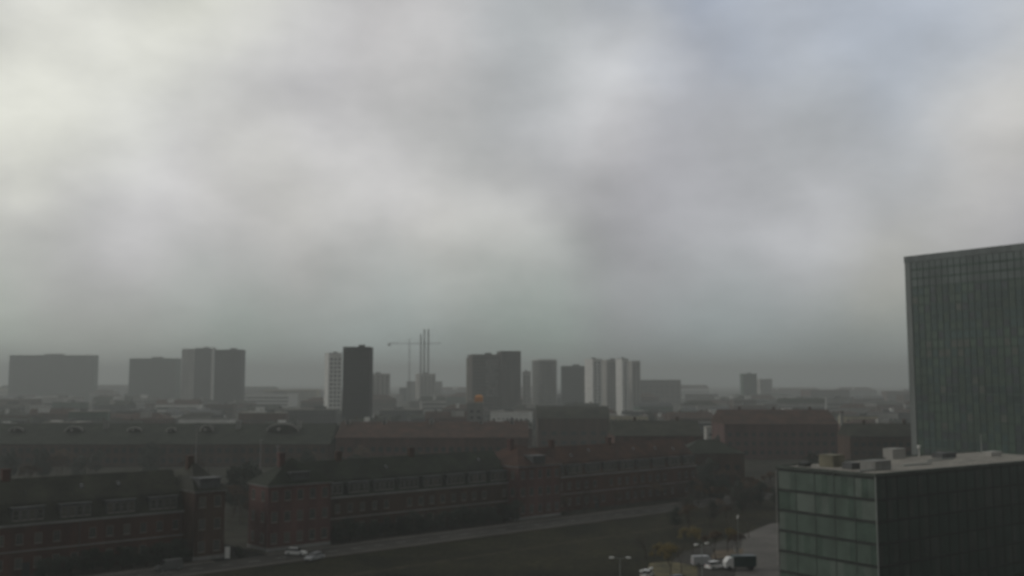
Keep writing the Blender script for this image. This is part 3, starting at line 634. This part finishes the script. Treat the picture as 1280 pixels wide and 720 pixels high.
ROWS0 = [(560, 26, 42, 8, 14), (640, 28, 46, 9, 16), (730, 26, 50, 9, 17), (840, 28, 55, 10, 18), (980, 30, 60, 10, 19), (1160, 34, 70, 11, 20), (1400, 40, 85, 12, 22), (1750, 50, 110, 12, 24), (2250, 60, 150, 14, 28), (2900, 90, 200, 14, 32)]
ROWS = [(560, 22, 36, 8, 13), (620, 22, 36, 9, 15), (700, 22, 40, 9, 16), (790, 22, 44, 10, 17), (900, 24, 46, 10, 18), (1040, 24, 50, 11, 19), (1220, 26, 55, 12, 21), (1450, 30, 70, 12, 23), (1800, 40, 110, 12, 25), (2400, 70, 190, 14, 30)]
nb = 0
def roof_word(h, w_): return 'low' if h < 12 else ('tall' if h > 18 else ('wide' if w_ > 60 else 'small'))
WT = [4, 5, 2.6, 3, 2.5, .8, 1.6, 1.5]
for ri, (D, wmin, wmax, hmin, hmax) in enumerate(ROWS):
    px = -40 + rc.uniform(0, 50)
    while px < 1320:
        w_ = rc.uniform(wmin, wmax); wpx = w_/D*FPX
        if px < 1150 or D < 0:
            h = rc.uniform(hmin, hmax)
            dd = D + rc.uniform(-25, 25)*(D/800)
            for tries in range(60):
                cn, cm = rc.choices(WALLC, WT)[0]; rn_, rt_, rm = rc.choice(ROOFC)
                c = px + wpx/2
                lm = min(LAND, key=lambda l: abs(l[0]-c)); off = c-lm[0]
                rel = 'below' if abs(off) < 10 else ('left of' if off < 0 else 'right of')
                dist = 'nearer' if D < 700 else ('' if D < 1100 else 'hazy')
                lab = f"{dist} {roof_word(h, w_)} {cn} building with {rn_} roof {rel} {lm[1]}".strip()
                if lab not in used: break
            used.add(lab)
            # leave the skyline towers' own footprints free
            clash = any(abs(o.location.y - dd) < 45 and abs(PX(o.location.x, o.location.y) - (px+wpx/2)) < wpx/2 + 40 for o in C.objects if o.get('group') == TW)
            if not clash:
                ytop = 478 + (H-h)/dd*FPX
                block('town_building', lab, 'building', px, px+wpx, ytop, dd, cm, rm, depth=rc.uniform(12, 18)*(1 if D < 1200 else 1.8), fh=3.3 if D < 1000 else 5, fr=.45, step=3.2 if D < 1000 else None, roof=rt_, turn=rc.uniform(-18, 18), group='buildings of the hazy town', ztop=h, plant=D < 1500)
                nb += 1
                if rc.random() < .55:
                    a_ = AT(px, 480, dd); b_ = AT(px+wpx, 480, dd); ww = b_.x-a_.x; rr_ = C.objects[-1]
                    root_ = [o for o in C.objects if o.get('label') == lab][-1]
                    x_ = rc.uniform(-ww*.35, ww*.1); l_ = rc.uniform(2, ww*.3); zz = h + .1
                    rf_ = [o for o in C.objects if o.parent == root_ and o.name.startswith('roof')][0]
                    MB().box(x_, x_+l_, 1.5, 4, (h*.8 if rt_ != 'flat' else h)-.5, zz+rc.uniform(.2, 1.0)).build('skylight', rc.choice([WHITE, PALE, WHITE]), rf_)
        px += wpx*rc.uniform(1.05, 1.7) + (10 if D < 700 else 4)
print('town buildings', nb)

# ------------------------------------------------------------------ trees
def make_bare(seed, hgt, leafm=None, leaf_n=0, spread=.42):
    rnd = random.Random(seed); tr = MB(); tw = MB(); tips = []
    def grow(p, d, L, r, lv):
        q = p; dirv = d
        n = 2
        for i in range(n):
            dirv = (dirv + Vector((rnd.uniform(-1,1), rnd.uniform(-1,1), rnd.uniform(-.3,.6)))*.13).normalized()
            q2 = q + dirv*L/n
            (tr if lv < 3 else tw).tube(q, q2, r*(1-.25*i), r*(1-.25*(i+1)), 5 if lv < 2 else 3, cap=False)
            q = q2
        if lv >= 5: tips.append(q); return
        k = 3 if lv < 3 else rnd.choice([2, 3])
        for j in range(k):
            an = rnd.uniform(0, 6.28); u = dirv.orthogonal().normalized(); v = dirv.cross(u)
            sp = rnd.uniform(.5, 1.0)*spread*2
            nd2 = (dirv + (u*math.cos(an)+v*math.sin(an))*sp + Vector((0,0,.12))).normalized()
            grow(q, nd2, L*rnd.uniform(.62, .82), r*.55, lv+1)
    grow(Vector((0,0,0)), Vector((0,0,1)), hgt*.27, hgt*.02, 0)
    for t in list(tips):
        for k in range(4):
            e = t + Vector((rnd.uniform(-1,1), rnd.uniform(-1,1), rnd.uniform(-.2,1)))*hgt*.045
            s = Vector((rnd.uniform(-1,1), rnd.uniform(-1,1), 0)).normalized()*hgt*.0025
            tw.add([t-s, t+s, e], [(0,1,2)])
    if leafm:
        for k in range(leaf_n):
            t = rnd.choice(tips) + Vector((rnd.gauss(0,1), rnd.gauss(0,1), rnd.gauss(0,1)))*hgt*.03
            a = Vector((rnd.uniform(-1,1), rnd.uniform(-1,1), rnd.uniform(-1,1))).normalized(); b = a.orthogonal().normalized(); s = hgt*.014
            tw.add([t-a*s, t+b*s, t+a*s, t-b*s], [(0,1,2,3)], 1)
    return tr.mesh('trunk', BARK), tw.mesh('crown', [TWIG, leafm or TWIG])
def make_leafy(seed, hgt, m, width=.32, n=2600):
    rnd = random.Random(seed); tr = MB(); cr_ = MB()
    tr.tube((0,0,0), (0,0,hgt*.6), hgt*.02, hgt*.008, 6, cap=False)
    lobes = [(Vector((rnd.uniform(-1,1)*width*hgt*.6, rnd.uniform(-1,1)*width*hgt*.6, hgt*rnd.uniform(.22,.85))), hgt*rnd.uniform(.1,.22)) for _ in range(13)]
    for c, r in lobes: tr.tube((0,0,c.z*.55), c, hgt*.007, hgt*.003, 4, cap=False)
    for k in range(n):
        c, r = rnd.choice(lobes)
        d = Vector((rnd.gauss(0,1), rnd.gauss(0,1), rnd.gauss(0,1))).normalized()
        p = c + d*r*rnd.uniform(.55, 1.12)
        if p.z < .15: p.z = .15
        a = Vector((rnd.uniform(-1,1), rnd.uniform(-1,1), rnd.uniform(-1,1))).normalized(); b = a.orthogonal().normalized(); s = hgt*.022
        cr_.add([p-a*s, p+b*s*.7, p+a*s, p-b*s*.7], [(0,1,2,3)])
    return tr.mesh('trunk', BARK), cr_.mesh('crown', m)
BARE = [make_bare(s, 10) for s in (1, 2, 3)]
BROWN = [make_bare(s, 10, LEAFB, 1500) for s in (4, 5)]
YEL = [make_bare(s, 10, LEAFY, 2600) for s in (6,)]
EVER = [make_leafy(s, 10, LEAFD) for s in (7, 8)]
rt_ = random.Random(21)
def tree(kind, p, h, label, group, name='tree', wide=1.0):
    t, c = rt_.choice(kind)
    r = empty(name, (p.x, p.y, 0), rt_.uniform(0, 6.28)); s = h/10; r.scale = (s*wide, s*wide, s)
    tag(r, label, 'tree', group)
    for nm, me in (('trunk', t), ('crown', c)):
        o = bpy.data.objects.new(nm, me); C.objects.link(o); o.parent = r
    return r
# dark evergreen row in front of the middle barracks' wing and of the left one
for k in range(17):
    u = uB + 2.5 + k*((uC-uB-5)/16)
    tree(EVER, st(u, VF+1.2+rt_.uniform(-.5,.5)), rt_.uniform(4.2, 5.8), 'dark evergreen shrub in the row before the middle barracks wing', 'evergreen shrubs before the middle barracks', 'evergreen_shrub', 1.25)
uX = u_at(70, VF)
for k in range(12):
    u = uX + k*((uE-uX-2)/11)
    tree(EVER, st(u, VF+1.2+rt_.uniform(-.5,.5)), rt_.uniform(3.6, 5), 'dark evergreen shrub in the row before the left barracks', 'evergreen shrubs before the left barracks', 'evergreen_shrub', 1.3)
# dark side street and the yards behind the barracks
for (px, py, h, k, nm) in ((300, 655, 13, BARE, 'bare'), (313, 645, 14, EVER, 'dark evergreen'), (323, 661, 9, BROWN, 'brown leaved'), (294, 640, 14, EVER, 'dark evergreen'), (306, 632, 13, EVER, 'dark evergreen'), (320, 636, 13, EVER, 'dark evergreen'), (291, 648, 10, BROWN, 'brown leaved'), (330, 648, 12, EVER, 'dark evergreen')):
    tree(k, G(px, py), h, nm, nm + ' trees in the side street')
for k in range(34):
    px = rt_.uniform(-10, 640); D = rt_.uniform(310, 410)
    if 140 < 0: continue
    kind = rt_.choice([BARE, BROWN, EVER]); wd_ = {id(BARE): 'bare', id(BROWN): 'brown leaved', id(EVER): 'dark evergreen'}[id(kind)]
    tree(kind, AT(px, 560, D), rt_.uniform(9, 14), wd_, wd_ + ' yard trees behind the barracks')
# between the right barracks and the glass office
for k in range(64):
    px = rt_.uniform(838, 974); py = rt_.uniform(606, 662)
    if py > 648 and px > 925: py -= 30
    if py < 640 and px < 868: py += 26
    kind = rt_.choice([BARE, BARE, BROWN, EVER]); wd_ = {id(BARE): 'bare', id(BROWN): 'brown leaved', id(EVER): 'dark evergreen'}[id(kind)]
    tree(kind, G(px, py), rt_.uniform(5, 8.5), f'{wd_} tree in the copse left of the glass office', f'{wd_} trees of the copse by the glass office')
for k, u in enumerate(range(int(uH)+3, int(uI), 6)):
    tree(BARE if k % 3 else BROWN, st(u, VF+1.0), rt_.uniform(5, 8), ('bare' if k % 3 else 'brown leaved') + ' street tree before the right barracks wing', ('bare' if k % 3 else 'brown leaved') + ' street trees before the right barracks')
# trees of the car park in the lower right
for px, py, h, kind, lab in ((838, 722, 7.5, YEL, 'yellow leaved tree on the leaf strewn verge nearest the double lamp'), (895, 702, 7, BROWN, 'brown leaved tree behind the parked silver car'), (923, 699, 6, BROWN, 'small brown leaved tree beside the white sign post'),
                             (852, 716, 6.5, BARE, 'bare tree at the corner of the leaf strewn verge'), (866, 694, 7, YEL, 'yellow leaved tree behind the car park'), (910, 690, 6, YEL, 'small yellow leaved tree behind the teal truck'),
                             (936, 672, 7, BARE, 'bare tree at the edge of the grey forecourt'), (808, 700, 6, BARE, 'bare tree on the dark lawn right of the double lamp')):
    tree(kind, G(px, py), h, lab, 'trees round the car park')
# trees between the halls and the town, and on the right side of the middle distance
for k in range(75):
    D = rt_.choice([330, 370, 400, 500, 540, 600, 690, 790]) + rt_.uniform(-20, 20)
    px = rt_.uniform(-20, 1130)
    if D < 480 and px < 665: D += 190
    p = AT(px, 500, D)
    kind = rt_.choice([BARE, BARE, BROWN, EVER]); wd_ = {id(BARE): 'bare', id(BROWN): 'brown leaved', id(EVER): 'dark evergreen'}[id(kind)]
    z = 'left part' if px < 410 else ('middle part' if px < 770 else 'right part')
    tree(kind, p, rt_.uniform(9, 15), f'{wd_} town tree among the roofs in the {z} of the view', f'{wd_} town trees, {z}')
# ------------------------------------------------------------------ car park, verge
def patch(name, m, pts, z):
    ps_ = [G(*p) for p in pts]
    return tag(MB().add([(p.x, p.y, z) for p in ps_], [tuple(range(len(ps_)))]).build(name, m), kind='structure')
patch('forecourt', mat('forecourt paving', (.15,.14,.125), scale=.1, fine=.15), [(918,724),(1000,740),(1000,650),(962,655),(930,668)], .034)
patch('car_park', ASPH, [(780,745),(919,724),(931,668),(905,676),(856,690),(842,700)], .028)
patch('leaf_strewn_verge', LEAFLIT, [(806,724),(872,722),(872,708),(838,702),(812,704)], .04)
patch('leaf_strewn_path', mat('sandy path', (.14,.105,.065), scale=.3, fine=.3), [(888,699),(927,696),(930,686),(893,688)], .046)

# ------------------------------------------------------------------ vehicles
def car_proto(paint, name='parked_car', L=4.4, Hc=1.46, W=1.78, van=False):
    r = empty(name, (0,0,0))
    hw = W/2
    lo = [(-L/2,.28),(-L/2,.62),(-L/2+.12,.86),(-L/2+.5,.95),(L*.17,.96),(L/2-.35,.80),(L/2-.03,.62),(L/2,.3)] if not van else [(-L/2,.3),(-L/2,1.1),(L/2-1,1.12),(L/2-.08,.95),(L/2,.32)]
    hi = [(-L/2+.2,.95),(-L/2+.62,Hc-.03),(-.3,Hc),(L*.1,Hc-.1),(L*.25,.97)] if not van else [(-L/2,1.1),(-L/2+.06,Hc),(L/2-1.6,Hc),(L/2-.75,1.12)]
    def shell(prof, w0, w1):
        m = MB(); n = len(prof); zs = [p[1] for p in prof]; z0, z1 = min(zs), max(zs)
        def hwz(z): return w0 + (w1-w0)*(z-z0)/(z1-z0)
        vs = [(x, -hwz(z), z) for x, z in prof] + [(x, hwz(z), z) for x, z in prof]
        fs = [(i, (i+1)%n, n+(i+1)%n, n+i) for i in range(n)] + [tuple(range(n))[::-1], tuple(range(n, 2*n))]
        m.add(vs, fs); return m
    shell(lo, hw, hw-.03).build('body', paint, r)
    shell(hi, hw-.06, hw-.24 if not van else hw-.1).build('cabin', CARG if not van else paint, r)
    if not van: MB().box(-L/2+.66, L*.08, -hw+.26, hw-.26, Hc-.02, Hc+.03).build('car_roof', paint, r)
    else: MB().add([(L/2-1.52,-hw+.2,Hc-.1),(L/2-.78,-hw+.14,1.2),(L/2-.78,hw-.14,1.2),(L/2-1.52,hw-.2,Hc-.1),(L/2-1.48,-hw+.2,Hc-.06),(L/2-.74,-hw+.14,1.22),(L/2-.74,hw-.14,1.22),(L/2-1.48,hw-.2,Hc-.06)], [(0,1,2,3),(4,5,6,7),(0,1,5,4),(1,2,6,5),(2,3,7,6),(3,0,4,7)]).build('windscreen', CARG, r)
    for sx in (-L*.31, L*.31):
        for sy in (-1, 1):
            o = MB().tube((sx, sy*(hw-.2), .32), (sx, sy*(hw+.01), .32), .32, .32, 14).build('wheel', TYRE, r)
            MB().tube((sx, sy*(hw+.012), .32), (sx, sy*(hw+.02), .32), .19, .19, 10).build('rim', ALU, o)
    for sy in (-1, 1):
        MB().box(L/2-.16, L/2+.01, sy*(hw-.4)-.17, sy*(hw-.4)+.17, .6, .74).build('headlight', LAMPG, r)
        MB().box(-L/2-.015, -L/2+.1, sy*(hw-.3)-.13, sy*(hw-.3)+.13, .68, .86).build('tail_light', REDG, r)
    return r
paintW = mat('white car paint', (.8,.8,.78), var=.05, rough=.25, spec=.6); paintS = mat('silver car paint', (.4,.41,.42), var=.05, rough=.3, spec=.6)
paintD = mat('dark car paint', (.04,.045,.05), var=.1, rough=.25, spec=.6); paintT = mat('teal truck paint', (.02,.05,.048), var=.1, rough=.35)
CG = 'parked cars'
def put(o, px, py, rz, label, cat='car', group=CG, zoff=.03):
    p = G(px, py); o.location = (p.x, p.y, zoff); o.rotation_euler.z = rz; tag(o, label, cat, group)
put(car_proto(paintW), 370, 694, ROT+R(-52), 'white car parked before the tall red pavilion')
put(car_proto(paintS), 393, 700, ROT+R(200), 'silver car half hidden in the street right of the white car')
put(car_proto(mat('dull grey van paint', (.13,.135,.13), rough=.4), 'parked_van', 5.0, 2.0, 1.95, True), 211, 713, ROT+R(180), 'dull grey van at the kerb near the bottom left', 'van')
put(car_proto(paintS, 'parked_van', 4.8, 1.9, 1.9, True), 880, 707, R(10), 'silver grey van in the car park left of the teal truck', 'van')
put(car_proto(paintW), 895, 711, R(30), 'white car in the car park between the silver van and the teal truck')
put(car_proto(paintD), 850, 729, R(25), 'dark car at the bottom edge beside the leaf strewn verge')
put(car_proto(paintW), 809, 722, R(70), 'white car at the bottom edge right of the double street lamp')
# teal truck with a white front
tk = empty('box_truck', (0,0,0))
MB().box(-3.4, 1.0, -1.15, 1.15, .75, 2.7).build('cargo_box', paintT, tk)
MB().extr([(1.05,.5),(1.05,2.35),(1.9,2.35),(2.6,1.5),(2.7,.5)][::-1], 'y', -1.05, 1.05).build('cab', paintW, tk)
MB().box(-3.3, 2.5, -.5, .5, .45, .74).build('chassis', DALU, tk)
for sx in (-2.4, 1.9):
    for sy in (-1, 1): MB().tube((sx, sy*.8, .42), (sx, sy*1.1, .42), .42, .42, 14).build('wheel', TYRE, tk)
put(tk, 922, 712, R(185), 'dark teal box truck with a white cab in the car park', 'truck', None)

# ------------------------------------------------------------------ lamps, signs, masts
def lamp_proto(h=8.0, arm=1.3, heads=2):
    r = empty('street_lamp', (0,0,0))
    MB().tube((0,0,0), (0,0,h), .09, .055, 8).tube((0,0,0), (0,0,.9), .13, .13, 8).build('pole', ALU, r)
    for s in ((-1, 1) if heads == 2 else (1,)):
        MB().tube((0,0,h-.1), (s*arm*.7,0,h+.12), .035, .03, 6).build('arm', ALU, r)
        hd = MB(); hd.frust((s*arm-.42, s*arm+.42, -.2, .2), (s*arm-.3, s*arm+.3, -.12, .12), h+.05, h+.24); o = hd.build('lamp_head', WHITE, r)
        MB().frust((s*arm-.3, s*arm+.3, -.12, .12), (s*arm-.36, s*arm+.36, -.15, .15), h-.04, h+.047).build('lamp_glass', LAMPG, o)
    return r
L0 = lamp_proto()
def lamp(px, py, D, rz, label, first=False):
    o = L0 if first else copy_tree(L0)
    p = AT(px, py, D); o.location = (p.x, p.y, 0); s = p.z/8.1; o.scale = (1, 1, s); o.rotation_euler.z = rz
    tag(o, label, 'street lamp', 'double headed street lamps'); return o
lamp(775, 697, 158, 0, 'double headed street lamp at the bottom edge over the dark lawn', True)
lamp(922, 646, 205, R(75), 'double headed street lamp near the left edge of the glass office')
lamp(877, 680, 170, R(35), 'double headed street lamp over the silver grey van')
lamp(808, 712, 150, R(50), 'double headed street lamp cut by the bottom edge beside the verge')
# notice board by the side street
p = G(284, 700)
nb_ = empty('notice_board', (p.x, p.y, 0), R(15)); tag(nb_, 'white standing notice board at the mouth of the side street', 'notice board')
MB().box(-.5, .5, -.08, .08, .35, 2.7).build('panel', WHITE, nb_)
for x in (-.42, .42): MB().tube((x,.12,0), (x,.12,2.5), .04, .04, 6).build('post', ALU, nb_)
MB().box(-.6, .6, -.14, .2, 2.703, 2.8).build('cap', ZINC, nb_)
tree([EVER[0]], G(298, 697), 2.4, 'low teal dark bush right of the white notice board', None, 'bush', 1.3)
# street cabinet and sign post
p = G(641, 651); cb = empty('street_cabinet', (p.x, p.y, 0), ROT); tag(cb, 'white street cabinet at the kerb before the brightest red pavilion', 'cabinet')
MB().box(-.7,.7,-.35,.35,.12,2.1).build('case', WHITE, cb); MB().box(-.78,.78,-.43,.43,2.103,2.22).build('lid', ZINC, cb); MB().box(-.6,.6,-.38,-.353,.3,1.95).build('door', PALE, cb)
p = G(920, 698); sg = empty('sign_post', (p.x, p.y, 0), R(10)); tag(sg, 'upright white sign on a post left of the grey forecourt', 'sign')
MB().tube((0,0,0),(0,0,1.4),.05,.05,6).build('post', ALU, sg); MB().box(-.3,.3,-.05,.05,1.4,2.9).build('panel', WHITE, sg)
# pale masts behind the side street
for px, D, yt, lab in ((326, 285, 550, 'thin pale mast rising between the left and middle barracks'), (246, 290, 534, 'thin pale mast behind the pavilion of the left barracks'), (347, 300, 558, 'thin pale mast behind the roof of the tall red pavilion')):
    p = AT(px, yt, D); o = empty('light_mast', (p.x, p.y, 0)); tag(o, lab, 'mast', 'pale light masts')
    MB().tube((0,0,0),(0,0,p.z),.16,.08,8).build('pole', PALE, o); MB().box(-.5,.5,-.12,.12,p.z+.003,p.z+.25).build('floodlight', ALU, o)

ORD = ['first','second','third','fourth','fifth','sixth','seventh','eighth','ninth','tenth','eleventh','twelfth','thirteenth','fourteenth','fifteenth','sixteenth','seventeenth','eighteenth','nineteenth','twentieth']
def rank(group, text, rev=False):
    g = sorted([o for o in C.objects if o.get('group') == group and o.parent is None], key=lambda o: PX(o.location.x, o.location.y), reverse=rev)
    ORD2 = ORD + ['twenty-' + x for x in ORD[:9]] + ['thirtieth'] + ['thirty-' + x for x in ORD[:9]]
    for i, o in enumerate(g): o['label'] = text.format(ORD2[i])
rank('evergreen shrubs before the middle barracks', '{} dark evergreen shrub from the tall red pavilion, before the middle barracks wing')
rank('evergreen shrubs before the left barracks', '{} dark evergreen shrub before the left barracks, counted from the side street', True)
for k in ('bare', 'brown leaved', 'dark evergreen'):
    rank(k + ' trees of the copse by the glass office', '{} ' + k + ' tree of the copse, counted leftwards from the glass office', True)
    rank(k + ' yard trees behind the barracks', '{} ' + k + ' tree from the left, in the yard behind the barracks')
    rank(k + ' street trees before the right barracks', '{} ' + k + ' street tree from the brightest red pavilion')
    rank(k + ' trees in the side street', '{} ' + k + ' tree from the left in the dark side street')
    for z in ('left part', 'middle part', 'right part'):
        rank(k + ' town trees, ' + z, '{} ' + k + ' town tree from the left in the ' + z + ' of the view')
# ------------------------------------------------------------------ haze
hz = MB().box(-4200, 4200, -500, 7500, -1.0, 150).build('haze', None)
hz.data.materials.clear()
hm = bpy.data.materials.new('haze air'); hm.use_nodes = True; t = hm.node_tree; t.nodes.clear()
pv = t.nodes.new('ShaderNodeVolumePrincipled'); pv.inputs['Color'].default_value = (.92, .965, .93, 1); pv.inputs['Density'].default_value = HAZE_DENSITY; pv.inputs['Anisotropy'].default_value = .15
mo = t.nodes.new('ShaderNodeOutputMaterial'); t.links.new(pv.outputs[0], mo.inputs['Volume'])
hz.data.materials.append(hm); tag(hz, kind='stuff')
